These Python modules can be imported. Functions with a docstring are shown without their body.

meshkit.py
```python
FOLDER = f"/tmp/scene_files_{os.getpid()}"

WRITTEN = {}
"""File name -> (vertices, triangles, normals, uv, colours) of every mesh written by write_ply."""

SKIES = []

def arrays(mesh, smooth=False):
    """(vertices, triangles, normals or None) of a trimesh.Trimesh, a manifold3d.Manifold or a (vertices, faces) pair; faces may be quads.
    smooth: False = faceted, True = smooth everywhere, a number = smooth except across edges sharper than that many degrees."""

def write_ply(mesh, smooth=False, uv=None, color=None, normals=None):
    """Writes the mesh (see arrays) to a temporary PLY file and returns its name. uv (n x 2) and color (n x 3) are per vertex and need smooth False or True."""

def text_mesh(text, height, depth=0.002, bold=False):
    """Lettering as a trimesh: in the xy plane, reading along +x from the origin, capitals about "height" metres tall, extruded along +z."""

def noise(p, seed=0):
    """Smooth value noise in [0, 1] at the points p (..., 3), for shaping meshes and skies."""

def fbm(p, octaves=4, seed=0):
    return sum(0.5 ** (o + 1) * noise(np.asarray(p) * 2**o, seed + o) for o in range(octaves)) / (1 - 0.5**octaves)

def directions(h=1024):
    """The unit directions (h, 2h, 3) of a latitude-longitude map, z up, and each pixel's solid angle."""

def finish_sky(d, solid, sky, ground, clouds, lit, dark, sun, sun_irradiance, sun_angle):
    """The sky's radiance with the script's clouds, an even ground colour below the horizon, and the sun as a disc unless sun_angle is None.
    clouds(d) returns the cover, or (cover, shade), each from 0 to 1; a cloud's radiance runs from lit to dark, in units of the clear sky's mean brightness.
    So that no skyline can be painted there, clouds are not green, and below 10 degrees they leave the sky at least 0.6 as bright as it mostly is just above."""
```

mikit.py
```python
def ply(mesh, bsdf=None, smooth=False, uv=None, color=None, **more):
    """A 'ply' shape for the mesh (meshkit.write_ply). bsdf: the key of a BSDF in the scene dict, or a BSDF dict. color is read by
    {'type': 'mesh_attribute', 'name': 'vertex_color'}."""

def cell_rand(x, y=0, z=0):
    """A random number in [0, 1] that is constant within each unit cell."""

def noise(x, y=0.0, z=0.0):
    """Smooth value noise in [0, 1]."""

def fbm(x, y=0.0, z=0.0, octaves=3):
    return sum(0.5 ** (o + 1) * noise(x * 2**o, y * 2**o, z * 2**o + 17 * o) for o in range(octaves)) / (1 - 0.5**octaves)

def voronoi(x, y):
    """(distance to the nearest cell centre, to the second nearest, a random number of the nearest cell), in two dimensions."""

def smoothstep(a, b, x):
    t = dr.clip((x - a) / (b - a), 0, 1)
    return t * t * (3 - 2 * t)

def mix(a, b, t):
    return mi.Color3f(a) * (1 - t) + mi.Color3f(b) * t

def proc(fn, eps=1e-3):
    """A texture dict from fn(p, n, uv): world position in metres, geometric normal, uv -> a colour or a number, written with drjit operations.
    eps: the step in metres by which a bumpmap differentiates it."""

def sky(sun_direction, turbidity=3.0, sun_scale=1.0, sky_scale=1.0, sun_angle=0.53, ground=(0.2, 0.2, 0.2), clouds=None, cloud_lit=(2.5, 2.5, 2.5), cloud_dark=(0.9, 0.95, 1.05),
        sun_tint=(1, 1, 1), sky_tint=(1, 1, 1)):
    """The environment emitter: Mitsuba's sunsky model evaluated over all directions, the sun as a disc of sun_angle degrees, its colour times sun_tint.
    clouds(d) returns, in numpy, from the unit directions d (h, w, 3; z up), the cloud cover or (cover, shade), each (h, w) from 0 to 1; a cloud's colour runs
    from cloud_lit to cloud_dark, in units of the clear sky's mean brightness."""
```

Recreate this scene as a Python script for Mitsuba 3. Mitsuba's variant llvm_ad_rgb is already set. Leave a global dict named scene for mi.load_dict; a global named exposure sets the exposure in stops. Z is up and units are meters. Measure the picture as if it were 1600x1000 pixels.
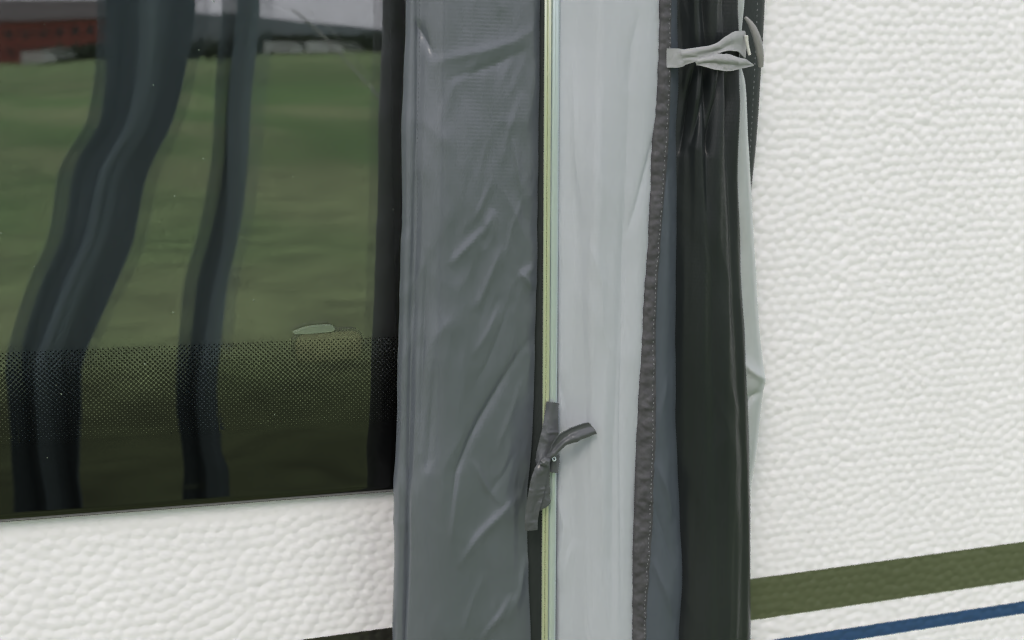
import math, random, numpy as np, trimesh, mitsuba as mi, drjit as dr, mikit, meshkit
from scipy.interpolate import PchipInterpolator, CubicSpline
from scipy.spatial import cKDTree
T = mi.ScalarTransform4f
scene, labels = {}, {}
random.seed(7); RNG = np.random.default_rng(7)

# ------------------------------------------------------------------ camera, sky, exposure
EYE = np.array([0.0, -1.7, 1.55])
AIM = np.array([0.30774784, 0.93054349, -0.19844413])
scene['camera'] = {'type': 'thinlens', 'fov': 42.05, 'fov_axis': 'x', 'aperture_radius': 0.0042, 'focus_distance': 1.63,
                   'near_clip': 0.05, 'far_clip': 9000.0,
                   'to_world': T().look_at(origin=EYE.tolist(), target=(EYE + AIM).tolist(), up=[0, 0, 1])}
SUN = (-0.34, -0.64, 0.69)
def overcast(d):
    n = meshkit.fbm(d * np.array([3.0, 3.0, 7.0]) + 5.0, 4, 3)
    return np.ones(d.shape[:2]), np.clip(0.10 + 0.9 * (n - 0.42) + 0.42 * (0.5 - 0.5 * (d @ (np.array(SUN) / np.linalg.norm(SUN)))), 0, 1)
scene['sky'] = mikit.sky(SUN, turbidity=4, sun_scale=0.30, sun_angle=22, sun_tint=(0.90, 0.98, 1.20), clouds=overcast, cloud_lit=(2.66, 2.70, 2.90), cloud_dark=(1.56, 1.60, 1.72),
                         ground=(0.12, 0.14, 0.09))
exposure = 2.05

# ------------------------------------------------------------------ helpers
def add(key, mesh, bsdf, label=None, cat=None, group=None, kind=None, smooth=40, **more):
    n, base = 0, key
    while key in scene:
        n += 1; key = f'{base}_{n:03d}'
    scene[key] = mikit.ply(mesh, bsdf, smooth=smooth, **more)
    say(key, label, cat, group, kind)
    return key
def say(key, label=None, cat=None, group=None, kind=None):
    d = {k: v for k, v in (('label', label), ('category', cat), ('group', group), ('kind', kind)) if v}
    if d: labels[key] = d
def box(x0, x1, y0, y1, z0, z1):
    m = trimesh.creation.box(extents=(x1 - x0, y1 - y0, z1 - z0)); m.apply_translation(((x0 + x1) / 2, (y0 + y1) / 2, (z0 + z1) / 2)); return m
def cat_(ms): return trimesh.util.concatenate(ms)
def grid_faces(nr, nc):
    i, j = np.meshgrid(np.arange(nr - 1), np.arange(nc - 1), indexing='ij')
    a = (i * nc + j).ravel()
    return np.vstack([np.stack([a, a + 1, a + nc + 1], 1), np.stack([a, a + nc + 1, a + nc], 1)])
def chord(p):
    d = np.r_[0, np.cumsum(np.linalg.norm(np.diff(p, axis=0), axis=1))]
    return d / d[-1]
def resample(p, n, smooth=True):
    """n points spaced evenly along the curve through p"""
    p = np.asarray(p, float); t = chord(p)
    f = PchipInterpolator(t, p) if (smooth and len(p) > 2) else (lambda s: np.stack([np.interp(s, t, p[:, k]) for k in range(3)], 1))
    q = f(np.linspace(0, 1, 8 * n)); u = chord(q)
    return np.stack([np.interp(np.linspace(0, 1, n), u, q[:, k]) for k in range(3)], 1)
def loft(rows, nu, nv, up_to=None, down_to=None):
    """(nv, nu, 3) surface through rows of points; up_to / down_to: heights to which the first and last rows hang straight on"""
    rows = [np.asarray(r, float) for r in rows]
    def moved(r, z): q = r.copy(); q[:, 2] += z - r[:, 2].mean(); return q
    if up_to is not None: rows = [moved(rows[0], up_to), moved(rows[0], (up_to + rows[0][:, 2].mean()) / 2)] + rows
    if down_to is not None: rows = rows + [moved(rows[-1], (down_to + rows[-1][:, 2].mean()) / 2), moved(rows[-1], down_to)]
    R = np.stack([resample(r, nu) for r in rows])
    t = chord(R.mean(1))
    f = PchipInterpolator(t, R, axis=0)
    return f(np.linspace(0, 1, nv))
def normals_of(G):
    du, dv = np.gradient(G, axis=1), np.gradient(G, axis=0)
    n = np.cross(du, dv); n /= np.linalg.norm(n, axis=-1, keepdims=True) + 1e-12
    return n
def push(G, h):
    """moves the sheet outwards (towards -y on the whole) by h"""
    n = normals_of(G)
    if n[..., 1].mean() > 0: n = -n
    return G + n * h[..., None]
def cloth(G, th=0.0009):
    """the sheet as a closed cloth of thickness th"""
    nr, nc = G.shape[:2]; n = normals_of(G)
    A, B = (G + n * th / 2).reshape(-1, 3), (G - n * th / 2).reshape(-1, 3)
    f = grid_faces(nr, nc); k = nr * nc
    rim = np.r_[np.arange(nc), np.arange(1, nr) * nc + nc - 1, (nr - 1) * nc + np.arange(nc - 2, -1, -1), np.arange(nr - 2, 0, -1) * nc]
    a, b = rim, np.roll(rim, -1)
    side = np.vstack([np.stack([a, b + k, b], 1), np.stack([a, a + k, b + k], 1)])
    return trimesh.Trimesh(np.vstack([A, B]), np.vstack([f, f[:, ::-1] + k, side]), process=False)
def creases(G, segs):
    """ridges along polylines in the (x, z) plane: (points, height, width)"""
    X = G[..., [0, 2]]; h = np.zeros(G.shape[:2])
    for pts, A, w in segs:
        pts = np.asarray(pts, float)[:, [0, 2]]
        best = np.full(h.shape, 9.0); side = np.zeros(h.shape); along = np.zeros(h.shape); L = chord(pts)
        for i in range(len(pts) - 1):
            a, d = pts[i], pts[i + 1] - pts[i]; l = np.linalg.norm(d)
            t = np.clip(((X - a) @ d) / l**2, 0, 1)
            dist = np.linalg.norm(X - a - t[..., None] * d, axis=-1)
            s = np.sign((X - a)[..., 0] * d[1] - (X - a)[..., 1] * d[0])
            on = dist < best
            best = np.where(on, dist, best); side = np.where(on, s, side); along = np.where(on, L[i] + t * (L[i + 1] - L[i]), along)
        taper = np.sin(np.pi * np.clip(along, 0, 1))**.8
        h += A * 1.15 * taper * np.exp(-(np.sqrt(best**2 + (0.3 * w)**2) - 0.3 * w) / np.where(side > 0, w * .8, w * 1.7))
    return h
def crumple(G, sx, sz, tilt, seed):
    """sharp random creases"""
    Q = np.stack([G[..., 0] * sx + tilt * G[..., 2], G[..., 1] * 0, G[..., 2] * sz], -1)
    Q = Q + 0.8 * np.stack([meshkit.fbm(Q * .7 + 9, 2, seed), Q[..., 1], meshkit.fbm(Q * .7 + 31, 2, seed + 1)], -1)
    n = meshkit.noise(Q, seed); m = meshkit.noise(Q * 0.5 + 40, seed + 2)
    return (0.5 - np.sqrt((n - .5)**2 + .0006)) * 2 * np.clip((m - .35) * 3, 0, 1)
def fb(G, sx, sy, sz, seed, octaves=3): return meshkit.fbm(G * np.array([sx, sy, sz]), octaves, seed) - 0.5
def tube(points, r, n=12, sides=10):
    p = resample(points, n); from_ = np.gradient(p, axis=0); from_ /= np.linalg.norm(from_, axis=1, keepdims=True)
    ref = np.array([0.3, 0.8, 0.2]); a = np.cross(from_, ref); a /= np.linalg.norm(a, axis=1, keepdims=True); b = np.cross(from_, a)
    rr = np.interp(np.linspace(0, 1, n), np.linspace(0, 1, len(np.atleast_1d(r))), np.atleast_1d(r)) if np.ndim(r) else np.full(n, r)
    ang = np.arange(sides) * 2 * np.pi / sides
    v = p[:, None] + rr[:, None, None] * (np.cos(ang)[None, :, None] * a[:, None] + np.sin(ang)[None, :, None] * b[:, None])
    v = v.reshape(-1, 3); i, j = np.meshgrid(np.arange(n - 1), np.arange(sides), indexing='ij')
    q = np.stack([i * sides + j, i * sides + (j + 1) % sides, (i + 1) * sides + (j + 1) % sides, (i + 1) * sides + j], -1).reshape(-1, 4)
    f = np.vstack([q[:, [0, 1, 2]], q[:, [0, 2, 3]]])
    caps = [np.stack([np.full(sides, len(v)), (np.arange(sides) + 1) % sides, np.arange(sides)], 1), np.stack([np.full(sides, len(v) + 1), (n - 1) * sides + np.arange(sides), (n - 1) * sides + (np.arange(sides) + 1) % sides], 1)]
    return trimesh.Trimesh(np.vstack([v, p[0], p[-1]]), np.vstack([f] + caps), process=False)

# ------------------------------------------------------------------ materials
def two(b): return {'type': 'twosided', 'bsdf': b}
def rgb(*c): return {'type': 'rgb', 'value': list(c)}
def mat(name, base, rough=0.6, **k):
    scene[name] = two({'type': 'principled', 'base_color': base if isinstance(base, dict) else rgb(*base), 'roughness': rough, **k})
    return name
def tone(c, sx, sz, amount, warm=0.0):
    def fn(p, n, uv):
        v = 1 + amount * (mikit.fbm(p.x * sx, p.y * sx, p.z * sz, 4) - 0.5) * 2
        return mi.Color3f(c[0] * v * (1 + warm * (v - 1)), c[1] * v, c[2] * v)
    return mikit.proc(fn)
mat('white_paint', tone((0.795, 0.79, 0.825), 7.0, 0.7, 0.035), 0.28, specular=0.5)
mat('olive_film', tone((0.084, 0.096, 0.054), 6, 6, 0.08), 0.22, specular=0.8)
mat('blue_film', tone((0.022, 0.060, 0.160), 6, 6, 0.08), 0.22, specular=0.8)
mat('black_film', (0.022, 0.022, 0.018), 0.25, specular=0.6)
mat('rubber', (0.014, 0.014, 0.014), 0.5)
mat('lining', (0.50, 0.49, 0.46), 0.8)
mat('latch_plastic', (0.085, 0.075, 0.044), 0.45)
mat('latch_light', (0.20, 0.255, 0.19), 0.5)

def woven(name, c, rough, pitch, depth, var=0.12, sheen=0.4, spec=0.35):
    def ribs(p, n, uv):
        w = p.z + 0.006 * mikit.noise(p.x * 9, p.z * 3, 2.0) + 0.03 * p.x
        return depth * (0.5 + 0.5 * dr.sin(w * (2 * math.pi / pitch))) * (0.3 + 0.7 * mikit.noise(p.x * 14, p.z * 5, 7.0)) + depth * 0.8 * mikit.fbm(p.x * 260, p.y * 260, p.z * 260, 2)
    scene[name] = two({'type': 'bumpmap', 'arbitrary': mikit.proc(ribs, 5e-4), 'scale': 1.0,
                       'bsdf': {'type': 'principled', 'base_color': tone(c, 5, 2.5, var, 0.2), 'roughness': rough, 'sheen': sheen, 'specular': spec}})
    return name
woven('charcoal_cloth', (0.088, 0.100, 0.120), 0.32, 0.0046, 0.00008, 0.12, 0.1, 1.0)
woven('silver_cloth', (0.400, 0.425, 0.468), 0.40, 0.0046, 0.00018, 0.06, 0.3, 0.6)
woven('slate_cloth', (0.070, 0.084, 0.104), 0.45, 0.004, 0.00008)
woven('net_cloth', (0.015, 0.0185, 0.0200), 0.36, 0.0048, 0.00011, 0.5, 0.12, 0.35)
woven('lining_cloth', (0.36, 0.39, 0.40), 0.25, 0.006, 0.00004, 0.08, 0.3, 0.6)
woven('strap_cloth', (0.29, 0.30, 0.31), 0.40, 0.002, 0.00005, 0.08)
woven('ribbon_cloth', (0.078, 0.084, 0.092), 0.30, 0.002, 0.00005, 0.12, 0.4, 0.5)
mat('braid', tone((0.060, 0.060, 0.067), 90, 90, 0.5), 0.7)
mat('thread', (0.26, 0.27, 0.29), 0.7)
mat('dark_edge', (0.018, 0.024, 0.025), 0.55)
mat('cord', (0.6, 0.6, 0.58), 0.5)
mat('toggle_plastic', (0.24, 0.24, 0.24), 0.38, specular=0.5)
mat('zinc', (0.62, 0.70, 0.73), 0.2, metallic=0.6)
mat('yellow_zinc', (0.80, 0.82, 0.66), 0.16, metallic=0.75)
mat('drape_cloth', (0.20, 0.265, 0.30), 0.7)

# ------------------------------------------------------------------ the setting
def grass(p, n, uv):
    a = mikit.fbm(p.x * 0.35, p.y * 0.16, 1.0, 4); b = mikit.fbm(p.x * 4, p.y * 4, 3.0, 3); c = mikit.fbm(p.x * 0.02, p.y * 0.05, 9.0, 3)
    k = mikit.smoothstep(0.3, 0.7, a)
    col = mikit.mix(mi.Color3f(0.086, 0.165, 0.050), mi.Color3f(0.160, 0.208, 0.090), k)
    return col * (0.55 + 0.9 * b) * (0.7 + 0.6 * c)
mat('grass_mat', mikit.proc(grass), 0.9)
mat('forest', tone((0.055, 0.078, 0.080), 0.02, 0.05, 0.4), 0.95)
g = np.linspace(-1, 1, 61); gx, gy = np.meshgrid(np.sign(g) * np.abs(g)**2.2 * 3500, np.sign(g) * np.abs(g)**2.2 * 3500)
gz = (meshkit.fbm(np.stack([gx * .02, gy * .02, gx * 0], -1), 3, 5) - .5) * np.clip((np.hypot(gx, gy) - 12) / 60, 0, 1) * 0.25
add('ground', (np.stack([gx, gy, gz], -1).reshape(-1, 3), grid_faces(61, 61)), 'grass_mat', kind='structure', label='green meadow stretching to the hills', smooth=True)

# ------------------------------------------------------------------ caravan: hammered side panel
BS = np.array([0.0190, 0.0152])
def seeds():
    i, j = np.meshgrid(np.arange(-112, 208), np.arange(0, 232), indexing='ij')
    p = np.stack([i + 0.5 * (j % 2) + (RNG.random(i.shape) - .5) * 0.9, j * 0.88 + (RNG.random(i.shape) - .5) * 0.9], -1).reshape(-1, 2)
    for step in range(5):                       # push neighbours apart: uneven but well-spaced pebbles
        d, k = cKDTree(p).query(p, k=8)
        w = np.clip(1.15 - d[:, 1:], 0, 1)[..., None]
        p = p + 0.42 * (w * (p[:, None] - p[k[:, 1:]]) / (d[:, 1:, None] + 1e-6)).sum(1)
    return p
SEEDS = seeds(); TREE = cKDTree(SEEDS); RAND = RNG.random(len(SEEDS))
def bumps(x, z):
    q = np.stack([x, z], -1) / BS
    d, k = TREE.query(q.reshape(-1, 2), k=5)
    a = 0.16 * (RAND[k] - 0.5) + d**2
    h = -np.log(np.exp(-15 * a).sum(1)) / 15
    return -(h.reshape(x.shape) - 0.2) * 0.0040
# window opening and pane (the pane hangs a hair out of level)
WX0, WX1, WZ0, WZ1, SK = -0.200, 0.500, 0.9745, 1.740, -0.0265
def skew(x): return SK * x
def near_window(x, z):
    zz = z - skew(x)
    dx = np.maximum(np.maximum(WX0 - x, x - WX1), 0); dz = np.maximum(np.maximum(WZ0 - zz, zz - WZ1), 0)
    return np.hypot(dx, dz)
def wall_height(x, z):
    return bumps(x, z) * np.clip((near_window(x, z) - 0.004) / 0.03, 0, 1)
def wall_sheet(x0, x1, z0, z1, step, lift=0.0, hole=False):
    nx, nz = max(2, int(round((x1 - x0) / step)) + 1), max(2, int(round((z1 - z0) / step)) + 1)
    x, z = np.meshgrid(np.linspace(x0, x1, nx), np.linspace(z0, z1, nz))
    v = np.stack([x, -(wall_height(x, z) + lift), z], -1).reshape(-1, 3); f = grid_faces(nz, nx)
    if hole:
        c = v[f].mean(1); zz = c[:, 2] - skew(c[:, 0])
        f = f[~((c[:, 0] > WX0 + .011) & (c[:, 0] < WX1 - .011) & (zz > WZ0 + .011) & (zz < WZ1 - .011))]
    m = trimesh.Trimesh(v, f, process=False); m.remove_unreferenced_vertices(); return m
say('caravan', 'white touring caravan with hammered side wall, dark window and olive and blue stripes', 'caravan')
FX0, FX1, FZ0, FZ1 = -0.30, 1.62, 0.45, 1.80
add('caravan__side_wall', wall_sheet(FX0, FX1, FZ0, FZ1, 0.0020, 0, True), 'white_paint', smooth=True)
for a in ((-1.7, FX0, FZ0, FZ1), (FX1, 3.3, FZ0, FZ1), (-1.7, 3.3, FZ1, 2.5), (-1.7, 3.3, 0.16, FZ0)):
    add('caravan__wall_sheet', wall_sheet(*a, 0.003 if a[3] == FZ1 and a[2] == FZ0 else 0.006), 'white_paint', smooth=True)
body = cat_([box(-1.7, 3.3, 0.02, 2.1, 2.5, 2.54), box(-1.74, -1.7, 0.0, 2.1, .16, 2.54), box(3.3, 3.34, 0.0, 2.1, .16, 2.54), box(-1.7, 3.3, 2.06, 2.1, .2, 2.5), box(-1.7, 3.3, 0.02, 2.06, .16, .2)])
add('caravan__body_shell', body, 'white_paint')
def stripe(x0, x1, z0, z1, m, label):
    add('caravan__stripe', wall_sheet(x0, x1, z0, z1, 0.0020, 0.0005), m, label, smooth=True)
stripe(0.70, 1.62, 0.6930, 0.7608, 'olive_film', 'olive green stripe on the hammered wall')
stripe(0.70, 1.62, 0.6335, 0.6555, 'blue_film', 'thin blue stripe below the olive one')
def slanted(x0, x1, z0, z1, slant, step=0.0020, lift=0.0005):
    u, z = np.meshgrid(np.linspace(0, 1, int((x1 - x0) / step)), np.linspace(z0, z1, int((z1 - z0) / step)))
    x = x0 + (x1 - x0) * u + slant * (1 - u) * (z - z0) / (z1 - z0)
    return trimesh.Trimesh(np.stack([x, -(wall_height(x, z) + lift), z], -1).reshape(-1, 3), grid_faces(*u.shape), process=False)
add('caravan__stripe', slanted(-0.30, 0.62, 0.6930, 0.7618, 0.05), 'black_film', 'black stripe under the window', smooth=True)

# ------------------------------------------------------------------ caravan window
def rounded(W, H, r, n=120):
    """closed outline of a rounded rectangle about the origin"""
    out = []
    for cx, cz, a0 in ((W - r, H - r, 0), (-W + r, H - r, 90), (-W + r, -H + r, 180), (W - r, -H + r, 270)):
        for a in np.radians(np.linspace(a0, a0 + 90, 12)): out.append((cx + r * math.cos(a), cz + r * math.sin(a)))
    return np.array(out)
WCX, WCZ, WW, WH = (WX0 + WX1) / 2, (WZ0 + WZ1) / 2, (WX1 - WX0) / 2, (WZ1 - WZ0) / 2
FR0, FR1 = 0.1020, 0.2120      # dot print: solid below, clear above (height over the pane's lower edge)
def pane_depth(X, Z, y0, roll, wave, turn, seed, e):
    Q = np.stack([X, X * 0, Z], -1)
    d = y0 - roll * np.clip(1 - e / 0.012, 0, 1)**2.5 + wave * fb(Q, 5, 1, 4, seed, 2) + X * turn
    return d + wave * 1.6 * fb(Q, 9, 1, 22, seed + 4, 1) * np.clip(1 - (Z + WH) / 0.14, 0, 1)
def pane_mesh(inset, y0, roll, wave, nx=120, nz=150, turn=0.0, seed=1, part=None):
    W, H, r = WW - inset, WH - inset, 0.018
    t = np.sin(np.linspace(-1, 1, nz) * math.pi / 2); s = np.sin(np.linspace(-1, 1, nx) * math.pi / 2)
    z = t * H; w0 = FR0 - WH
    if part: z[np.argmin(np.abs(z - w0))] = w0
    w = W - r + np.sqrt(np.maximum(r**2 - np.maximum(0, np.abs(z) - (H - r))**2, 0))
    X, Z = s[None, :] * w[:, None], np.repeat(z[:, None], nx, 1)
    e = np.minimum(w[:, None] - np.abs(X), H - np.abs(Z))
    d = pane_depth(X, Z, y0, roll, wave, turn, seed, e)
    v = np.stack([X + WCX, -d, Z + WCZ + skew(X + WCX)], -1).reshape(-1, 3); f = grid_faces(nz, nx)
    if part:
        low = Z.reshape(-1)[f].mean(1) < w0
        f = f[low if part == 'low' else ~low]
    m = trimesh.Trimesh(v, f, process=False); m.remove_unreferenced_vertices(); return m
def dot_print():
    from shapely.geometry import Polygon, box as sb
    from shapely import union_all
    pitch, ms, rows = 0.0061, [], int((FR1 - FR0) / 0.00305) + 1
    ang = np.arange(8) * math.pi / 4 + math.pi / 8; dots = []
    for k in range(-1, rows + 1):
        h = FR0 + k * 0.00305; q = np.clip(k / rows, 0, 1)
        rad = np.interp(q, [0, .12, .35, .7, 1], [.00296, .00262, .00232, .00190, .00105])
        if k in (2, 3): rad = .00250
        for x in np.arange(-WW + .008 + (k % 2) * pitch / 2, WW - .02, pitch):
            dots.append(Polygon(np.stack([x + rad * np.cos(ang), h - WH + rad * np.sin(ang)], 1)))
    for x0 in np.arange(-WW, WW, 0.06):          # cut into narrow blocks, quick to triangulate
        near = [g for g in dots if x0 - .004 < g.centroid.x < x0 + .064]
        u = union_all(near).intersection(sb(x0, FR0 - WH, x0 + .06, WH))
        for g in getattr(u, 'geoms', [u]):
            if g.geom_type == 'Polygon' and g.area > 1e-8:
                v2, f2 = trimesh.creation.triangulate_polygon(g, engine='earcut'); X, Z = v2[:, 0], v2[:, 1]
                d = pane_depth(X, Z, 0.0203, 0, .0006, 0, 1, X * 0 + 1)
                ms.append(trimesh.Trimesh(np.stack([X + WCX, -d, Z + WCZ + skew(X + WCX)], 1), f2, process=False))
    return cat_(ms)
scene['clear_pane'] = {'type': 'thindielectric', 'int_ior': 1.95, 'specular_transmittance': rgb(0.85, 0.87, 0.86)}
scene['inner_pane_mat'] = {'type': 'thindielectric', 'int_ior': 1.9, 'specular_transmittance': rgb(0.70, 0.72, 0.71)}
scene['black_print'] = two({'type': 'plastic', 'diffuse_reflectance': rgb(0.002, 0.002, 0.002), 'int_ior': 1.66})
say('caravan__window', 'dark tinted window with dotted fade, meadow mirrored in it')
add('caravan__window__outer_pane', pane_mesh(0, 0.020, 0.008, 0.0006, part='high'), 'clear_pane', smooth=True)
add('caravan__window__black_band', pane_mesh(0, 0.020, 0.008, 0.0006, part='low'), 'black_print', 'black printed band along the foot of the pane', smooth=True)
add('caravan__window__dot_print', dot_print(), 'black_print', 'fading rows of black dots printed on the glass', kind='stuff', smooth=True)
motes = []
for k in range(26):
    x, z = RNG.uniform(-WW + .03, WW - .1), RNG.uniform(-WH + .03, WH - .03); rr = RNG.uniform(.0005, .0011)
    c = trimesh.creation.icosphere(1, rr); c.apply_scale([1, .3, 1]); c.apply_translation((x + WCX, -.0206, z + WCZ + skew(x + WCX))); motes.append(c)
add('caravan__window__dust', cat_(motes), 'latch_light', kind='stuff')
add('caravan__window__inner_pane', pane_mesh(0.03, -0.012, 0.0, 0.0006, turn=0.008, seed=9), 'inner_pane_mat', smooth=True)
def ring(o1, y1, o2, y2, rng):
    a = np.stack([o1[:, 0] + WCX, np.full(len(o1), -y1), o1[:, 1] + WCZ + SK * (o1[:, 0] + WCX)], 1)
    b = np.stack([o2[:, 0] + WCX, np.full(len(o2), -y2), o2[:, 1] + WCZ + SK * (o2[:, 0] + WCX)], 1)
    return a, b
def rings(seq):
    vs = np.vstack([np.stack([o[:, 0] + WCX, np.full(len(o), -y), o[:, 1] + WCZ + SK * (o[:, 0] + WCX)], 1) for o, y in seq]); n = len(seq[0][0]); f = []
    for k in range(len(seq) - 1):
        a = np.arange(n) + k * n; b = np.roll(np.arange(n), -1) + k * n
        f += [np.stack([a, b, b + n], 1), np.stack([a, b + n, a + n], 1)]
    return trimesh.Trimesh(vs, np.vstack(f), process=False)
O = lambda i: rounded(WW - i, WH - i, 0.018)
add('caravan__window__seal', rings([(O(-0.001), 0.001), (O(-0.001), 0.011), (O(0.002), 0.0125), (O(0.003), 0.0095), (O(0.006), 0.001)]), 'rubber', smooth=30)
add('caravan__window__frame', rings([(O(0.005), 0.006), (O(0.017), 0.006), (O(0.017), -0.04), (O(0.0175), -0.05)]), 'rubber', smooth=30)
room = box(-0.35, 0.75, 0.03, 1.5, 0.6, 1.95); fc = room.face_normals; room.update_faces(fc[:, 1] > -0.5)
add('caravan__cabin_lining', room, 'lining', smooth=False)
# latch inside the pane
from shapely.geometry import box as sbox
def plate(x0, x1, z0, z1, r, y0, y1, bev=0.002):
    s = sbox(x0 + r, z0 + r, x1 - r, z1 - r).buffer(r, 10)
    ms = []
    o = np.array(s.exterior.coords)[:-1]; i = np.array(s.buffer(-bev).exterior.coords)[:-1]
    big = trimesh.creation.extrude_polygon(s, y1 - y0 - bev, engine='earcut'); small = trimesh.creation.extrude_polygon(s.buffer(-bev), y1 - y0, engine='earcut')
    m = cat_([big, small]); v = m.vertices.copy(); m.vertices = np.stack([v[:, 0], -(y0 + v[:, 2]), v[:, 1]], 1); m.invert(); return m
LA, LB, LC = (0.2644, 0.0040, 1.1506), (0.3517, 0.0040, 1.1914), (0.3288, 0.0040, 1.2040)
add('caravan__window__latch', plate(LA[0], LB[0], LA[2] - .002, LB[2] - .004, 0.013, -0.010, 0.006), 'latch_plastic', 'brown window latch behind the glass', smooth=30)
add('caravan__window__latch__rim', plate(LA[0] - .0025, LB[0] + .0025, LA[2] - .0045, LB[2] - .0015, 0.015, -0.010, 0.002), 'rubber', smooth=30)
lx, lz = LA[0] - .001, LB[2] - .0015
from shapely.geometry import Polygon as Poly
lip = trimesh.creation.extrude_polygon(Poly([(0, .000), (.012, .004), (.026, .0062), (.045, .0062), (.051, .0045), (.0515, .002), (.048, 0), (.02, -.001)]).buffer(.001), .012, engine='earcut')
v = lip.vertices.copy(); lip.vertices = np.stack([v[:, 0] + lx, -(v[:, 2] - .006), v[:, 1] + lz], 1); lip.invert()
add('caravan__window__latch__lip', lip, 'latch_light', 'pale lip over the window latch', smooth=30)

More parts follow.
